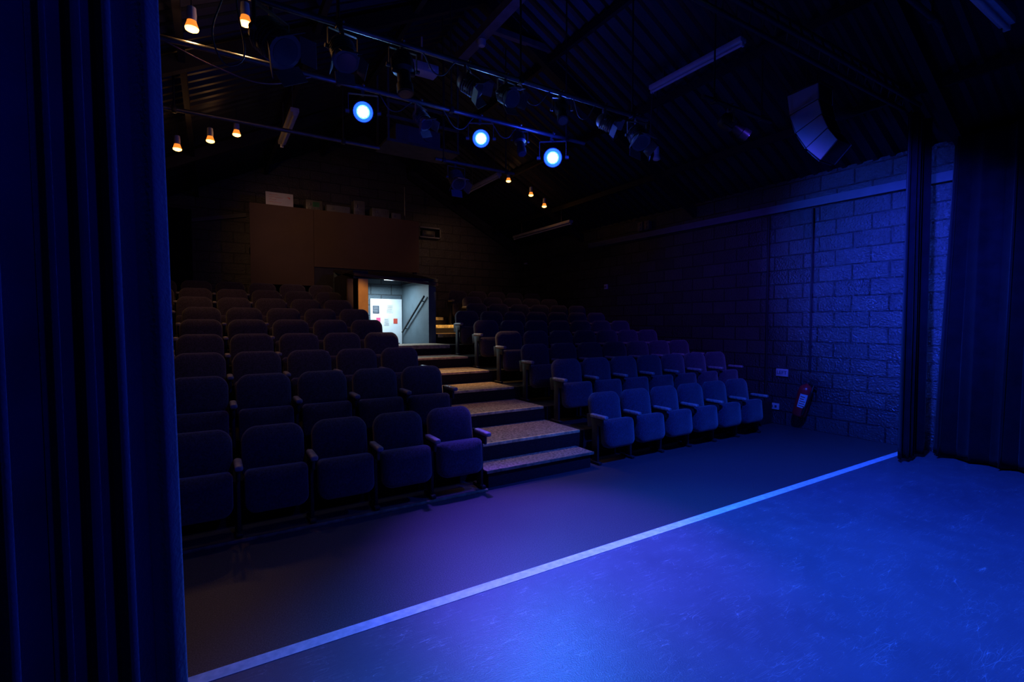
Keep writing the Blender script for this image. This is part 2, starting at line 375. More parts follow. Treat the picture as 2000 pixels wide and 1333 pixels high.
# ------------------------------------------------------------------ control booth
e=add('control_booth',None,loc=(2.5,11.2,tz(10)+.01),label='raised control booth with brown painted board front',cat='booth')
def child(name,par,lo,hi,m,bev=0,**k):
    c=Vector(((lo[0]+hi[0])/2,(lo[1]+hi[1])/2,lo[2]));s=(hi[0]-lo[0],hi[1]-lo[1],hi[2]-lo[2])
    bm=bmesh.new();bm_box(bm,(0,0,s[2]/2),s,bev)
    return add(name,mesh(name,bm,m,bool(bev)),par,loc=c-par.location,**k)
child('front_board',e,(.70,11.17,2.45),(1.905,11.2,4.08),M_panel)
child('front_board',e,(1.91,11.16,2.86),(4.27,11.2,4.08),M_panel)
child('lower_board',e,(1.91,11.19,tz(10)+.01),(3.75,11.22,2.86),M_black)
child('booth_deck',e,(.75,11.23,3.2),(4.2,12.28,3.3),M_black)
child('desk_top',e,(.8,11.25,3.95),(4.15,11.7,3.99),M_black)
child('post',e,(.72,11.2,tz(10)+.01),(.8,11.28,4.0),M_black)
child('post',e,(4.15,11.2,tz(10)+.01),(4.23,11.28,4.0),M_black)
def equip(name,x,y,z,w,d,h,m,lab,cat,scr=None):
    bm=bmesh.new();bm_box(bm,(0,0,h/2),(w,d,h),.01)
    bm_box(bm,(-w*.25,-d/2-.008,h*.7),(w*.12,.02,h*.2),.003)
    for i in range(5): bm_box(bm,(-w*.35+w*.17*i,-d/2-.005,h*.3),(w*.06,.012,h*.25),.002)
    for sx in(-1,1): bm_box(bm,(sx*w*.4,0,-.008),(.03,d*.8,.016),.003)
    o=add(name,mesh(name,bm,m),loc=(x,y,z+.018),label=lab,cat=cat)
    if scr:
        bm=bmesh.new();bm_box(bm,(w*.1,-d/2-.006,h*.7),(w*.4,.008,h*.35))
        add('display',mesh('display',bm,scr,False),o)
    return o
equip('amplifier',1.95,11.45,3.99,.34,.3,.30,M_gmetal,'grey rack amplifier with green display','amplifier',M_ledg)
equip('mixing_desk',2.45,11.45,3.99,.5,.35,.24,M_spk,'dark mixing desk on the booth desk','mixing desk')
equip('monitor_speaker',2.92,11.45,3.99,.25,.25,.42,M_gmetal,'dark grey monitor speaker on booth desk','speaker')
equip('equipment_case',3.4,11.45,3.99,.4,.3,.3,M_gmetal,'grey equipment case on booth desk','case')
equip('power_supply',3.78,11.45,3.99,.22,.25,.24,M_spk,'small dark power supply box on booth desk','electrical box')
bm=bmesh.new();bm_box(bm,(0,0,.14),(.52,.015,.27),.004)
o=add('whiteboard',mesh('whiteboard',bm,M_white),loc=(1.26,11.215,4.08),rot=(-.08,0,0),label='small whiteboard with red handwriting leaning above booth board',cat='whiteboard')
bm=bmesh.new()
for r in range(4):
    px=-.2;pz=.22-.05*r;L=[]
    for i in range(16+random.randint(-5,4)):
        L.append((px+i*.014,-.0095,pz+random.uniform(-.008,.008)))
    bm_tube(bm,L,.002,4)
bm_tube(bm,[(.14,-.0095,.2),(.2,-.0095,.17),(.17,-.0095,.2),(.19,-.0095,.16)],.004,4)
add('handwriting',mesh('handwriting',bm,M_redp),o,label='red marker handwriting')
e=add('wall_shelf',None,loc=(4.6,11.4,3.75),label='small dark shelf with brackets beside the booth',cat='shelf')
child('shelf_board',e,(4.3,11.2,3.95),(4.85,11.5,3.98),M_spk)
child('shelf_board',e,(4.3,11.2,3.72),(4.85,11.5,3.75),M_spk)
child('bracket',e,(4.83,11.2,3.72),(4.86,11.5,3.98),M_bmetal)
child('bracket',e,(4.29,11.2,3.72),(4.32,11.5,3.98),M_bmetal)
equip('control_box',4.55,11.35,3.75,.3,.2,.14,M_bmetal,'black control box on the small shelf','control box')
bm=bmesh.new();bm_cyl(bm,(0,0,0),(0,0,.95),.022)
bm_cyl(bm,(0,0,0),(0,0,.03),.06)
add('steel_pole',mesh('steel_pole',bm,M_steel),loc=(4.05,11.5,3.992),label='short vertical steel pole standing on the booth desk',cat='pole')
# hung projector platform
e=add('projector_cradle',None,loc=(2.9,7.5,4.4),label='black ceiling-hung cradle with grey frame rails',cat='cradle')
child('tray',e,(2.3,7.3,4.4),(3.5,7.9,4.44),M_gmetal)
for x in(2.32,3.47):
    for y in(7.32,7.87): child('hanger',e,(x,y,4.4),(x+.03,y+.03,RZ-abs(x-RX)*SL-.02),M_gmetal)
child('side_rail',e,(2.3,7.3,4.75),(3.5,7.33,4.79),M_gmetal)
child('side_rail',e,(2.3,7.3,4.98),(3.5,7.33,5.02),M_gmetal)
bm=bmesh.new();bm_box(bm,(0,0,.16),(.75,.4,.27),.02);bm_cyl(bm,(.15,-.2,.17),(.15,-.23,.17),.08)
for i in range(6): bm_box(bm,(-.25,-.205,.07+.03*i),(.2,.012,.012))
for sx in(-1,1): bm_cyl(bm,(sx*.3,0,-.0),(sx*.3,0,.03),.02)
add('projector',mesh('projector',bm,M_spk),loc=(2.85,7.62,4.443),label='large dark projector on the hanging cradle',cat='projector')
bm=bmesh.new();bm_box(bm,(0,0,.06),(.42,.2,.12),.012);bm_box(bm,(.1,-.105,.06),(.1,.02,.05),.004);bm_cyl(bm,(0,0,.12),(0,0,.5),.012)
add('ceiling_unit',mesh('ceiling_unit',bm,M_white),loc=(2.55,6.5,5.1),label='small white box unit hung under the roof',cat='box unit')
# ------------------------------------------------------------------ lighting bars
def roofz(x):return EZ+((XR-RX)-abs(x-RX))*SL-.05
def bar(x0,x1,y,z,hang,m=M_steel,lab='grey steel lighting bar hung below the roof'):
    e=add('lighting_bar',None,loc=((x0+x1)/2,y,z),label=lab,cat='lighting bar')
    bm=bmesh.new();bm_cyl(bm,(x0-(x0+x1)/2,0,0),(x1-(x0+x1)/2,0,0),.024,seg=14)
    add('pipe',mesh('pipe',bm,m),e)
    for x in hang:
        bm=bmesh.new();bm_cyl(bm,(x-(x0+x1)/2,0,.02),(x-(x0+x1)/2,0,roofz(x)-z),.01,seg=8);bm_box(bm,(x-(x0+x1)/2,0,.0),(.05,.07,.07),.01)
        add('hanger',mesh('hanger',bm,M_bmetal),e)
    return e
bar(-1.2,4.34,4.05,4.0,(-.6,.9,2.6,4.1))
bar(-1.2,4.2,5.0,4.0,(-.5,1.1,2.3,3.9))
bar(-.9,1.97,6.58,4.0,(-.3,1.5))
bar(2.77,4.1,6.58,4.0,(2.9,3.95),m=M_gmetal)
bar(4.6,5.9,3.5,4.12,(4.8,5.7),m=M_bmetal,lab='black lighting bar hung near the side wall')
bar(3.3,5.6,1.77,4.31,(3.6,5.4),m=M_bmetal,lab='black lighting bar hung over the stage')
e=add('curtain_truss',None,loc=(5.0,2.5,4.2),label='black ladder truss hung above the stage edge',cat='truss')
bm=bmesh.new()
for y,z in((-.08,0),(.08,0),(0,.16)): bm_cyl(bm,(-2.2,y,z),(2.1,y,z),.022,seg=10)
for i in range(22):
    x=-2.15+.19*i
    bm_cyl(bm,(x,-.08,0),(x+.1,0,.16),.009,seg=6);bm_cyl(bm,(x+.1,0,.16),(min(x+.2,2.1),.08,0),.009,seg=6)
add('lattice_frame',mesh('lattice_frame',bm,M_bmetal),e)
# lanterns
def lantern_meshes():
    D={}
    bm=bmesh.new()
    bm_tube(bm,[(0,.032,-.02),(0,.034,.01),(0,.018,.031),(0,-.018,.031),(0,-.034,.01)],.01,8);bm_box(bm,(0,.03,-.04),(.03,.03,.06),.005);bm_cyl(bm,(0,.0,-.06),(0,.03,-.03),.012)
    D['clamp']=mesh('clamp',bm,M_gmetal)
    bm=bmesh.new();w=.15
    bm_box(bm,(0,0,-.07),(2*w,.03,.006));bm_box(bm,(-w,0,-.17),(.006,.03,.2));bm_box(bm,(w,0,-.17),(.006,.03,.2))
    bm_cyl(bm,(-w-.03,0,-.25),(-w+.01,0,-.25),.02,seg=10);bm_cyl(bm,(w-.01,0,-.25),(w+.03,0,-.25),.02,seg=10)
    D['yoke']=mesh('yoke',bm,M_gmetal)
    bm=bmesh.new()
    bm_lathe(bm,[(.10,-.14),(.115,-.13),(.118,.06),(.10,.12),(.06,.15),(.02,.155)],12)
    for i in range(5): bm_lathe(bm,[(.116,-.09+.035*i),(.128,-.088+.035*i),(.128,-.078+.035*i),(.116,-.076+.035*i)],12)
    bm_box(bm,(0,0,-.05),(.25,.05,.1),.01)
    D['fresnel_body']=mesh('fresnel_body',bm,M_gmetal)
    bm=bmesh.new()
    bm_lathe(bm,[(.095,-.16),(.125,-.16),(.125,-.145),(.095,-.145)],16)
    for s in(-1,1):
        bm_box(bm,(s*.145,0,-.21),(.005,.19,.12),0,rot=(0,-s*.45,0));bm_box(bm,(0,s*.145,-.21),(.19,.005,.12),0,rot=(s*.45,0,0))
    D['barn_doors']=mesh('barn_doors',bm,M_spk)
    bm=bmesh.new();bm_cyl(bm,(0,0,-.158),(0,0,-.164),.095,seg=24);D['lens']=mesh('lens',bm,M_lens)
    bm=bmesh.new()
    bm_lathe(bm,[(.075,-.3),(.085,-.3),(.085,-.2),(.07,-.19),(.07,-.06),(.11,-.03),(.115,.1),(.09,.16),(.05,.18)],20)
    bm_box(bm,(0,0,.02),(.25,.05,.16),.008)
    D['profile_body']=mesh('profile_body',bm,M_bmetal)
    bm=bmesh.new();bm_cyl(bm,(0,0,-.301),(0,0,-.306),.068,seg=20);D['profile_lens']=mesh('profile_lens',bm,M_lens)
    bm=bmesh.new()
    bm_lathe(bm,[(.09,-.08),(.106,-.08),(.106,-.04),(.104,-.02),(.1,.06),(.08,.1),(.03,.11)],24)
    for i in range(10):
        a=i*math.pi/5;bm_box(bm,(.104*math.cos(a),.104*math.sin(a),.02),(.02,.008,.1),0,rot=(0,0,a))
    D['par_body']=mesh('par_body',bm,M_bmetal)
    bm=bmesh.new();bm_cyl(bm,(0,0,-.081),(0,0,-.083),.098,seg=24);D['rim']=mesh('lens_rim',bm,M_ledr)
    bm=bmesh.new();bm_cyl(bm,(0,0,-.0831),(0,0,-.085),.066,seg=24);D['front_glass']=mesh('front_glass',bm,M_ledp)
    bm=bmesh.new()
    for rr,n in((0,1),(.022,6),(.042,10)):
        for i in range(n):
            a=2*math.pi*i/n;bm_cyl(bm,(rr*math.cos(a),rr*math.sin(a),-.0855),(rr*math.cos(a),rr*math.sin(a),-.09),.0115,seg=10)
    D['led_array']=mesh('led_array',bm,M_led)
    return D
LM=lantern_meshes()
def aim_rot(d):
    return Vector((0,0,-1)).rotation_difference(Vector(d).normalized()).to_euler()
def lantern(kind,x,y,z,aim,lab,sc=.72):
    e=add('stage_lantern' if kind!='led' else 'led_par_light',None,loc=(x,y,z),label=lab,cat='stage light')
    yaw=math.atan2(aim[0],-aim[1])
    add('clamp',LM['clamp'],e)
    r=aim_rot(aim);l=(0,0,-.25*sc)
    P=[add('yoke',LM['yoke'],e,rot=(0,0,yaw))]
    if kind=='fresnel':
        P+=[add('body',LM['fresnel_body'],e,l,r),add('barn_doors',LM['barn_doors'],e,l,r),add('lens',LM['lens'],e,l,r)]
    elif kind=='profile':
        P+=[add('body',LM['profile_body'],e,l,r),add('lens',LM['profile_lens'],e,l,r)]
    else:
        P+=[add('body',LM['par_body'],e,l,r),add('lens_rim',LM['rim'],e,l,r,label='deep blue glowing lens rim'),add('front_glass',LM['front_glass'],e,l,r,label='glowing blue front glass'),add('led_array',LM['led_array'],e,l,r,label='bright blue-white light emitting diodes')]
    for p in P:p.scale=(sc,sc,sc)
    return e
FL='black stage lantern with open barn doors hung from a bar'
PL='black profile spotlight hung from a bar'
lantern('fresnel',.42,4.05,4.0,(.5,-.6,-.7),'grey stage lantern with barn doors catching warm light',1.05)
lantern('fresnel',.93,4.05,4.0,(.1,-.6,-1),FL,.8)
lantern('profile',1.42,4.05,4.0,(0,-.25,-1),PL,.8)
lantern('fresnel',2.04,4.05,4.0,(.5,-.5,-.5),FL,.7)
lantern('fresnel',2.44,4.05,4.0,(.1,-.8,-.6),FL,.7)
lantern('profile',3.1,4.05,4.0,(-.3,-.5,-.8),PL,.65)
lantern('fresnel',3.7,4.05,4.0,(.6,-.6,-.5),FL,.65)
lantern('fresnel',4.19,4.05,4.0,(-.2,-.6,-.8),'grey stage lantern at the end of the bar',.85)
lantern('fresnel',1.95,5.0,4.0,(.3,-.5,-.7),FL,.65)
lantern('profile',3.2,5.0,4.0,(-.1,-.4,-.9),PL,.65)
lantern('fresnel',3.1,6.58,4.0,(.0,-.6,-.7),FL,.9)
lantern('profile',5.1,3.5,4.12,(.6,-.5,-.6),PL,.8)
LEDS=[((1.34,5.0,4.0),(-1.3,-4.0,-1.6)),((2.67,5.0,4.0),(-2.4,-4.6,-1.9)),((3.69,5.0,4.0),(-3.3,-4.4,-1.8))]
for (p,a),s in zip(LEDS,(.95,.95,1.1)): lantern('led',*p,a,'round led stage light glowing bright blue, hung from a bar',s)
lantern('led',4.0,1.77,4.31,(-.5,-.2,-1),'round led stage light glowing blue, hung over the stage',.8)
# ------------------------------------------------------------------ house lamps
bm=bmesh.new();bm_lathe(bm,[(.0301,.0),(.036,0),(.038,.05),(.034,.11),(.018,.12)],16);LH=mesh('lamp_holder',bm,M_white)
prof=[(.034,0),(.040,-.02),(.048,-.045),(.052,-.06)]
face=[(.052,-.0605),(.048,-.075),(.03,-.085),(.012,-.088)]
bm=bmesh.new();bm_lathe(bm,prof,18);LR=mesh('bulb_reflector',bm,M_bulbrim)
bm=bmesh.new();bm_lathe(bm,face,18);LB=mesh('bulb_face',bm,M_bulb)
bm=bmesh.new();bm_lathe(bm,prof+face[1:],18);LBO=mesh('bulb',bm,M_bulboff)
def house(x,y,z,on=True,w=14,cone=125,amb=8,side=None):
    e=add('house_lamp',None,loc=(x,y,z),label='white lamp holder with glowing warm bulb under the roof' if on else 'white lamp holder with unlit reflector bulb on a cable',cat='lamp')
    add('lamp_holder',LH,e)
    if on:
        add('bulb_reflector',LR,e,label='amber glowing reflector bulb side');add('bulb_face',LB,e,label='bright warm bulb face')
    else: add('bulb',LBO,e)
    bm=bmesh.new();bm_cyl(bm,(0,0,.11),(0,0,max(.15,roofz(x)-z-.02)),.006,seg=6)
    add('flex',mesh('flex',bm,M_bmetal),e)
    if on:
        l=bpy.data.lights.new('warm_bulb_light','SPOT');l.energy=w;l.color=(1,.5,.17);l.shadow_soft_size=.05;l.spot_size=math.radians(cone);l.spot_blend=.7
        add('bulb_light',l,e,loc=(0,0,-.13))
        if amb:
            l=bpy.data.lights.new('warm_bulb_glow','POINT');l.energy=amb;l.color=(1,.5,.2);l.shadow_soft_size=.05
            add('bulb_glow_light',l,e,loc=(0,0,-.17))
        if side:
            t,en,sz=side
            l=bpy.data.lights.new('warm_side_throw','SPOT');l.energy=en;l.color=(1,.52,.27);l.shadow_soft_size=.05;l.spot_size=math.radians(sz);l.spot_blend=1
            s=add('bulb_side_light',l,e,loc=(0,0,-.17));s.rotation_euler=(Vector(t)-Vector((x,y,z-.17))).to_track_quat('-Z','Y').to_euler()
for a in ((-.09,5,4.2),(.31,5,4.37)): house(*a,w=12,amb=1.4)
house(-.34,8,4.05,w=12,amb=.8);house(.04,8,4.23,w=12,amb=0)
house(.36,8,4.38,w=12,amb=.8,side=((2.7,11.8,3.1),62,76))
house(5.47,9,4.75,w=4,cone=90,amb=.8,side=((5.6,12.3,2.8),34,70))
house(6.05,9,4.53,w=4,cone=90,amb=0);house(6.41,9,4.33,w=4,cone=90,amb=0)
house(5.56,5.0,4.1,on=False)
# ------------------------------------------------------------------ fluorescent fittings
def tube(c,L,axis,lab='white fluorescent batten fitting, switched off'):
    s=(.11,L,.06) if axis==1 else (L,.11,.06)
    bm=bmesh.new();bm_box(bm,(0,0,.03),s,.008)
    o=add('fluorescent_fitting',mesh('fluorescent_fitting',bm,M_white),loc=c,label=lab,cat='ceiling light')
    bm=bmesh.new()
    h=L/2-.03
    a,b=((0,-h,-.022),(0,h,-.022)) if axis==1 else ((-h,0,-.022),(h,0,-.022))
    bm_cyl(bm,a,b,.018,seg=12)
    add('tube',mesh('tube',bm,M_white),o)
    for s2 in(-1,1):
        bm=bmesh.new()
        c2=(0,s2*(L/2-.015),-.02) if axis==1 else (s2*(L/2-.015),0,-.02)
        bm_box(bm,c2,(.05,.03,.05) if axis==1 else (.03,.05,.05),.005)
        add('end_cap',mesh('end_cap',bm,M_white),o)
        dx,dy=(0,s2*L*.35) if axis==1 else (s2*L*.35,0)
        bm=bmesh.new();bm_cyl(bm,(dx,dy,.06),(dx,dy,roofz(c[0]+dx)-c[2]-.02),.006,seg=6)
        add('hanger',mesh('hanger',bm,M_gmetal),o)
tube((5.35,4.22,4.93),1.4,1);tube((5.0,9.28,4.62),1.4,1);tube((6.9,9.85,3.9),2.4,1);tube((1.0,7.8,4.45),1.4,1);tube((5.5,1.46,4.3),1.2,0)
bm=bmesh.new();bm_lathe(bm,[(.03,0),(.06,-.01),(.06,-.05),(.045,-.09),(.01,-.1)],18)
add('security_camera',mesh('security_camera',bm,M_white),loc=(3.3,6.15,5.62),label='small white dome security camera under the ridge beam',cat='camera')
# ------------------------------------------------------------------ line array speaker
YF0,ZF0=3.38,4.42
e=add('line_array_speaker',None,loc=(6.2,3.1,4.5),label='curved line array of four hung loudspeaker boxes with pale grey sides',cat='loudspeaker')
A=[math.radians(v) for v in (-3,-13,-24,-35,-46)]
DP=[.36,.34,.32,.29,.26]
fp=[(YF0,ZF0)]
for i in range(4):
    am=(A[i]+A[i+1])/2
    fp.append((fp[-1][0]+.25*math.sin(am),fp[-1][1]-.25*math.cos(am)))
W=.3
rp=[(p[0]-dp*math.cos(a),p[1]-dp*math.sin(a)) for p,a,dp in zip(fp,A,DP)]
for i in range(4):
    q=[fp[i],fp[i+1],rp[i+1],rp[i]]
    cy=sum(p[0] for p in q)/4;cz=sum(p[1] for p in q)/4
    q=[(cy+(p[0]-cy)*.985-3.1,cz+(p[1]-cz)*.95-4.5) for p in q]
    def prism(x0,x1):
        bm=bmesh.new();vs=[bm.verts.new((X,a,b)) for X in(x0,x1) for a,b in q]
        for f in [(0,1,2,3),(7,6,5,4)]+[(j,(j+1)%4,4+(j+1)%4,4+j) for j in range(4)]: bm.faces.new([vs[j] for j in f])
        bmesh.ops.bevel(bm,geom=bm.edges[:],offset=.004,segments=1,affect='EDGES')
        return bm
    add('speaker_box',mesh('speaker_box',prism(-W/2,W/2),M_rubber),e)
    for x0 in(-W/2-.022,W/2):
        add('side_panel',mesh('side_panel',prism(x0,x0+.022),M_array),e,label='pale grey speaker side panel')
    am=(A[i]+A[i+1])/2;my=(fp[i][0]+fp[i+1][0])/2+.012*math.cos(am)-3.1;mz=(fp[i][1]+fp[i+1][1])/2+.012*math.sin(am)-4.5
    bm=bmesh.new();bm_box(bm,(0,my,mz),(W*.94,.02,.215),.004,rot=(am,0,0))
    add('grille',mesh('grille',bm,M_bmetal),e)
bm=bmesh.new();bm_box(bm,(0,.08,-.05),(.3,.34,.03),.005)
for sx in(-.12,.12): bm_cyl(bm,(sx,.08,-.05),(sx,.08,.22),.008,seg=6)
add('rigging_frame',mesh('rigging_frame',bm,M_bmetal),e)
# ------------------------------------------------------------------ cables
def to_mesh_obj(o):
    dg=bpy.context.evaluated_depsgraph_get();dg.update()
    me=bpy.data.meshes.new_from_object(o.evaluated_get(dg))
    n=bpy.data.objects.new(o.name,me);COL.objects.link(n);n.parent=o.parent;n.location=o.location;n.rotation_euler=o.rotation_euler
    for k in o.keys(): n[k]=o[k]
    nm=o.name;bpy.data.objects.remove(o);n.name=nm
    return n
def cable(pts,lab,m=M_bmetal,r=.006):
    cu=bpy.data.curves.new('power_cable','CURVE');cu.dimensions='3D';cu.bevel_depth=r;cu.bevel_resolution=2
    sp=cu.splines.new('BEZIER');sp.bezier_points.add(len(pts)-1)
    for b,p in zip(sp.bezier_points,pts): b.co=p;b.handle_left_type=b.handle_right_type='AUTO'
    cu.materials.append(m)
    return to_mesh_obj(add('power_cable',cu,label=lab,cat='cable',group='loose power cables'))
M_cabp=mat('pinkish_cable',(.3,.16,.18),.5)
M_cab=mat('dark_grey_cable',(.09,.09,.1),.5)
cable([(-.3,5,3.985),(.1,5,3.86),(.45,5,3.82),(.85,5,3.98)],'thin pinkish power cable sagging below a lighting bar',M_cabp)
cable([(1.5,5,3.98),(1.65,5.02,3.85),(1.85,5,3.98)],'thin black power cable looped along a bar',M_cab)
cable([(2.2,5,3.98),(2.4,5.02,3.82),(2.58,5,3.98)],'thin black power cable looped along a bar',M_cab)
cable([(2.8,5,3.98),(3.0,5.02,3.84),(3.15,5,3.98)],'thin black power cable looped along a bar',M_cab)
cable([(1.6,4.05,3.98),(1.75,4.07,3.84),(1.9,4.05,3.98)],'thin black power cable looped along a bar',M_cab)
cable([(2.6,4.05,3.98),(2.75,4.08,3.82),(2.95,4.05,3.98)],'thin black power cable looped along a bar',M_cab)
cable([(3.25,4.05,3.98),(3.4,4.08,3.82),(3.55,4.05,3.98)],'thin black power cable looped along a bar',M_cab)
cable([(.12,4.05,3.98),(.06,4.08,3.6),(.16,4.1,3.5),(.2,4.05,3.98)],'black power cable drooping from a lighting bar',M_cab)
cable([(4.32,4.05,3.98),(4.42,4.1,3.6),(4.55,4.2,3.62),(5.0,4.6,4.3),(5.35,4.9,4.9)],'black power cable looping from lantern to roof',M_cab)
# ------------------------------------------------------------------ wall fittings
XW=XR
bm=bmesh.new();bm_cyl(bm,(0,0,0),(0,0,3.05),.016,seg=12)
for zz in(.3,1.2,2.1,2.9): bm_box(bm,(.012,0,zz),(.03,.05,.02),.004)
add('conduit_pipe',mesh('conduit_pipe',bm,M_beam),loc=(XW-.03,4.64,.34),label='dark vertical conduit pipe on the block wall',cat='pipe')
bm=bmesh.new();bm_cyl(bm,(0,0,0),(0,0,2.5),.012,seg=12)
for zz in(.4,1.2,2.2): bm_box(bm,(.01,0,zz),(.026,.04,.02),.004)
add('conduit_pipe',mesh('conduit_pipe',bm,M_beam),loc=(XW-.026,3.95,.9),label='thin dark vertical conduit on the block wall',cat='pipe')
def plate(name,y,z,w,h,lab,cat,rocker=True):
    bm=bmesh.new();bm_box(bm,(0,0,h/2),(.025,w,h),.004);o=add(name,mesh(name,bm,M_white),loc=(XW-.0135,y,z),label=lab,cat=cat)
    if rocker:
        for s in(-1,1):
            bm=bmesh.new();bm_box(bm,(-.015,s*w*.2,h/2),(.008,w*.2,h*.4),.002)
            add('switch',mesh('switch',bm,M_gmetal),o)
    return o
plate('wall_socket',4.50,.24,.16,.1,'white double socket low on the block wall','socket')
plate('light_switch',8.53,2.44,.1,.11,'white light switch on the block wall','switch')
o=plate('wall_sign',4.38,.79,.19,.12,'small white sign with dark capital letters','sign',False)
tcu=bpy.data.curves.new('lettering','FONT');tcu.body='LEFT';tcu.size=.08;tcu.align_x='CENTER';tcu.align_y='CENTER';tcu.extrude=.001;tcu.materials.append(M_darkp)
to_mesh_obj(add('lettering',tcu,o,loc=(-.0145,0,.06),rot=(math.pi/2,0,-math.pi/2)))
e=add('junction_box',None,loc=(XW-.06,7.31,3.6),label='grey double socket box with cable high on the wall',cat='junction box')
for s in(-1,1):
    bm=bmesh.new();bm_box(bm,(0,s*.09,.09),(.1,.14,.19),.015)
    for zz in(.05,.13): bm_cyl(bm,(-.05,s*.09,zz),(-.065,s*.09,zz),.025,seg=12)
    add('socket_box',mesh('socket_box',bm,M_gmetal),e)
bm=bmesh.new();bm_box(bm,(0,0,.03),(.06,.1,.05),.01);bm_cyl(bm,(-.03,0,.03),(-.05,0,.02),.02)
add('motion_sensor',mesh('motion_sensor',bm,M_white),loc=(XW-.032,11.9,3.35),label='small white motion sensor in the wall corner',cat='sensor')
# fire extinguisher
e=add('fire_extinguisher',None,loc=(XW-.14,4.04,.22),rot=(math.radians(14),0,0),label='red fire extinguisher with black hose hung tilted on the wall',cat='fire extinguisher')
e.scale=(1.15,1.15,1.02)
bm=bmesh.new();bm_lathe(bm,[(.07,0),(.082,.015),(.085,.03),(.085,.4),(.075,.45),(.045,.485),(.025,.495),(.025,.515)],24)
add('cylinder_body',mesh('cylinder_body',bm,M_red),e)
bm=bmesh.new();bm_cyl(bm,(0,0,.51),(0,0,.56),.022);bm_cyl(bm,(0,0,.54),(0,.05,.54),.012)
add('valve',mesh('valve',bm,M_steel),e)
bm=bmesh.new();bm_box(bm,(0,-.045,.585),(.022,.13,.012),.004,rot=(.2,0,0));bm_box(bm,(0,-.045,.56),(.022,.12,.01),.003,rot=(-.1,0,0))
add('handle',mesh('handle',bm,M_rubber),e)
bm=bmesh.new();bm_tube(bm,[(0,.05,.54),(-.03,-.09,.52),(-.06,-.1,.42),(-.07,-.095,.3),(-.075,-.08,.16)],.012,8);bm_cyl(bm,(-.075,-.08,.17),(-.08,-.075,.06),.02,.014)
add('hose',mesh('hose',bm,M_rubber),e)
bm=bmesh.new();n=10;ring=[]
for i in range(n+1):
    a=math.radians(170+60*i/n)
    ring.append((bm.verts.new((.0865*math.cos(a),.0865*math.sin(a),.15)),bm.verts.new((.0865*math.cos(a),.0865*math.sin(a),.36))))
for i in range(n): bm.faces.new((ring[i][0],ring[i+1][0],ring[i+1][1],ring[i][1]))
add('label_band',mesh('label_band',bm,M_plabel),e,label='white printed instruction band')
bm=bmesh.new()
for r in range(5):
    z=.18+.035*r;m0=math.radians(178);m1=math.radians(178+random.uniform(30,45))
    p=[(.0875*math.cos(a),.0875*math.sin(a)) for a in (m0,(m0+m1)/2,m1)]
    for a,b in zip(p,p[1:]): bm_cyl(bm,(a[0],a[1],z),(b[0],b[1],z),.006,seg=6)
add('printed_lines',mesh('printed_lines',bm,M_redp),e)
bm=bmesh.new();bm_box(bm,(.095,0,.42),(.03,.05,.1),.005);bm_box(bm,(.08,0,.45),(.02,.18,.015),.003)
add('wall_bracket',mesh('wall_bracket',bm,M_bmetal),e)
# ------------------------------------------------------------------ curtains
def curtain(name,p0,p1,z0,z1,m,folds,amp,lab,cat='curtain',seed=1,flare=0,n=None,wide=.25,irr=1.0,ph=0):
    p0=Vector(p0);p1=Vector(p1);d=p1-p0;Lh=d.length;d.normalize();nrm=Vector((-d.y,d.x))
    n=n or folds*18;nz=28
    V=[];F=[]
    for j in range(nz+1):
        t=j/nz;z=z0+(z1-z0)*t;dn=1-t
        for i in range(n+1):
            s=i/n;k=s*folds
            kk=ph+k+irr*(.3*math.sin(k*1.3+seed)+.12*math.sin(k*.53+2*seed)+.07*dn*math.sin(2.2*dn+k*1.9))
            a=amp*(.75+.25*math.sin(k*2.3+seed))*(1+wide*dn)
            off=a*math.sin(2*math.pi*kk)+a*.2*math.sin(4*math.pi*kk+1+t)
            al=s*Lh+ a*.35*math.sin(4*math.pi*kk)*min(1,(1-s)*8) + (s-.5)*flare*dn
            q=p0+d*al+nrm*off
            V.append((q.x,q.y,z))
    for j in range(nz):
        for i in range(n):
            a=j*(n+1)+i;F.append((a,a+1,a+n+2,a+n+1))
    c=(p0+p1)/2
    V=[(x-c.x,y-c.y,z-z0) for x,y,z in V]
    me=bpy.data.meshes.new(name);me.from_pydata(V,[],F);me.materials.append(m)
    for p in me.polygons:p.use_smooth=True
    o=add(name,me,loc=(c.x,c.y,z0),label=lab,cat=cat)
    so=o.modifiers.new('thick','SOLIDIFY');so.thickness=.006
    return o
curtain('stage_curtain',(-1.15,1.5),(-.124,1.5),.02,4.35,M_curt,15,.030,'heavy dark blue velvet curtain in deep vertical folds',seed=2,flare=.13,irr=.8)
curtain('side_drape',(6.9,2.45),(7.37,2.43),.04,4.1,M_drape,4,.04,'narrow black side drape hanging to the floor',seed=5,flare=.05)
curtain('side_drape',(7.58,2.24),(7.40,.5),.03,3.85,M_drape,9,.065,'wide black drape hanging in folds against the wall',seed=7,flare=.22,irr=.9)
curtain('side_drape',(-1.2,12.1),(-.3,12.1),tz(10)+.02,4.0,M_drape,6,.05,'black drape hanging in the rear corner',seed=9)
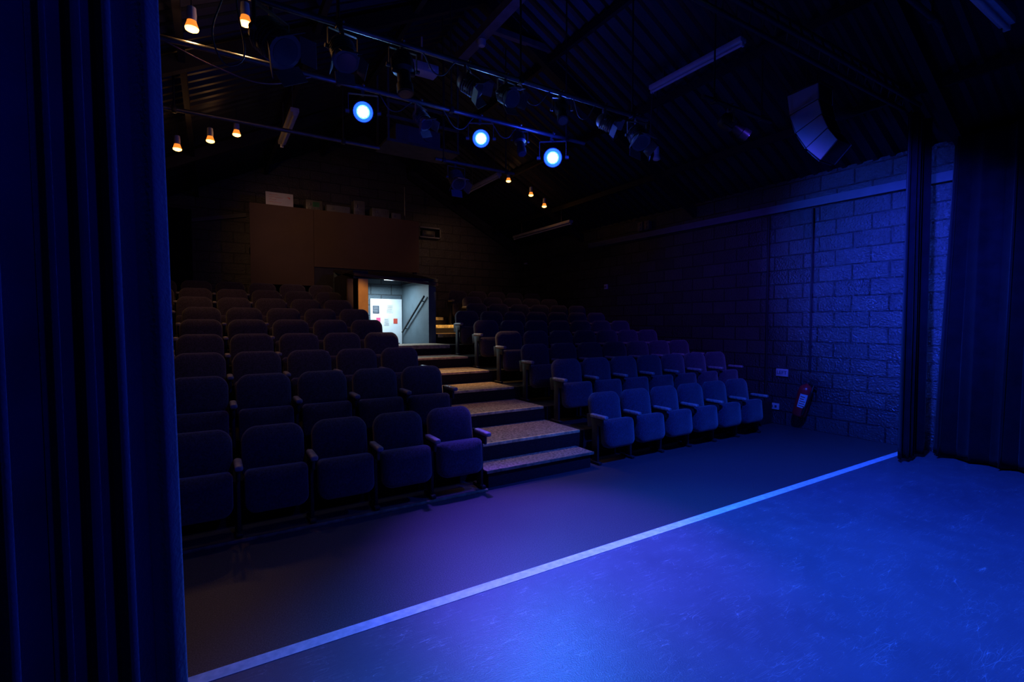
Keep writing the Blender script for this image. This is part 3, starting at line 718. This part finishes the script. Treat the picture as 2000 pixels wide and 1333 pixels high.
# ------------------------------------------------------------------ lights
def spot(loc,target,energy,color,size,blend=.5,r=.08):
    l=bpy.data.lights.new('beam_or_fill','SPOT');l.energy=energy;l.color=color;l.spot_size=math.radians(size);l.spot_blend=blend;l.shadow_soft_size=r  # shared by beams of the blue lamps and by added fill spots
    o=add('beam_or_fill_light',l,loc=loc);o.rotation_euler=(Vector(target)-Vector(loc)).to_track_quat('-Z','Y').to_euler()
    return o
def off(p,a,d=.15):
    v=Vector(a).normalized();return Vector(p)+Vector((0,0,-.24))+v*d
spot(off(*LEDS[0]),(1.6,.8,0),350,(.03,.14,1),62,.8)
spot(off(*LEDS[1]),(2.2,3.0,0),1500,(.15,.07,1),42,1)
spot(off(*LEDS[2]),(2.6,1.0,0),950,(.015,.18,1),70,1)
spot(off(*LEDS[2]),(1.25,1.6,0),130,(.04,.45,1),22,1)
spot((4.0,1.77,3.95),(4.8,1.2,0),1500,(.01,.07,1),130,.9)
spot((4.3,1.77,4.0),(7.85,2.7,2.2),1250,(.02,.05,1),46,1)
spot((3.85,4.92,3.78),(7.85,2.95,2.5),650,(.02,.08,1),52,1,.05)
spot((4.3,2.0,4.0),(7.85,5.8,1.7),420,(.10,.05,1),48,1)  # added violet fill for the side wall towards the back
spot((1.6,-1.6,4.0),(-.3,1.7,1.6),120,(.01,.03,1),50,1)  # unseen fill behind the camera, added to lift the curtain folds
spot((1.6,-1.6,4.0),(1.4,4.6,.6),95,(.05,.05,1),40,1)  # added fill from behind the camera for the left front seats
spot((3.3,1.2,4.2),(-.1,1.5,1.5),300,(.02,.07,1),34,1)  # added spot without a lantern, brightens the curtain's right edge
spot((3.4,-1.6,4.0),(4.6,4.6,.3),95,(.03,.06,1),50,1)  # another unseen fill, added for the right front seats
for i,en in ((0,2.5),(1,4),(2,20)):
    l=bpy.data.lights.new('led_spill','POINT');l.energy=en;l.color=(.012,.04,1);l.shadow_soft_size=.1
    add('led_spill_light',l,loc=off(*LEDS[i],.35))
l=bpy.data.lights.new('vestibule_light','AREA');l.energy=34;l.color=(.66,.88,1);l.size=.5;l.shape='RECTANGLE';l.size_y=.3
add('vestibule_light',l,loc=(3.0,9.9,2.45))
spot((.5,7.2,4.2),(2.38,9.0,2.1),240,(1,.55,.2),9,.6)  # added warm spot on the plywood by the entrance, no lamp hangs here
spot((3.05,8.3,5.3),(3.05,6.1,.6),600,(1,.58,.22),38,.9)  # added warm downlight over the aisle treads, has no fitting
spot((3.05,6.4,4.9),(3.05,4.95,.5),150,(1,.6,.3),30,1)  # further warm fill added for the lowest aisle steps
spot((4.2,7.6,4.4),(4.2,9.9,1.6),600,(1,.6,.2),22,.8)  # added spot without a fitting, warms the steps right of the entrance
w=bpy.data.worlds.new('World');S.world=w;w.use_nodes=True
w.node_tree.nodes['Background'].inputs[0].default_value=(.04,.04,.3,1);w.node_tree.nodes['Background'].inputs[1].default_value=.02
# ------------------------------------------------------------------ camera
cam=bpy.data.cameras.new('camera');co=bpy.data.objects.new('camera',cam);COL.objects.link(co)
cam.sensor_width=36;cam.lens=951/2000*36;cam.clip_start=.05
co.location=(0,0,1.65);co.rotation_euler=(math.radians(90)-math.atan(35/951),0,-math.radians(31.7))
S.camera=co
S.view_settings.view_transform='Standard';S.view_settings.look='None'
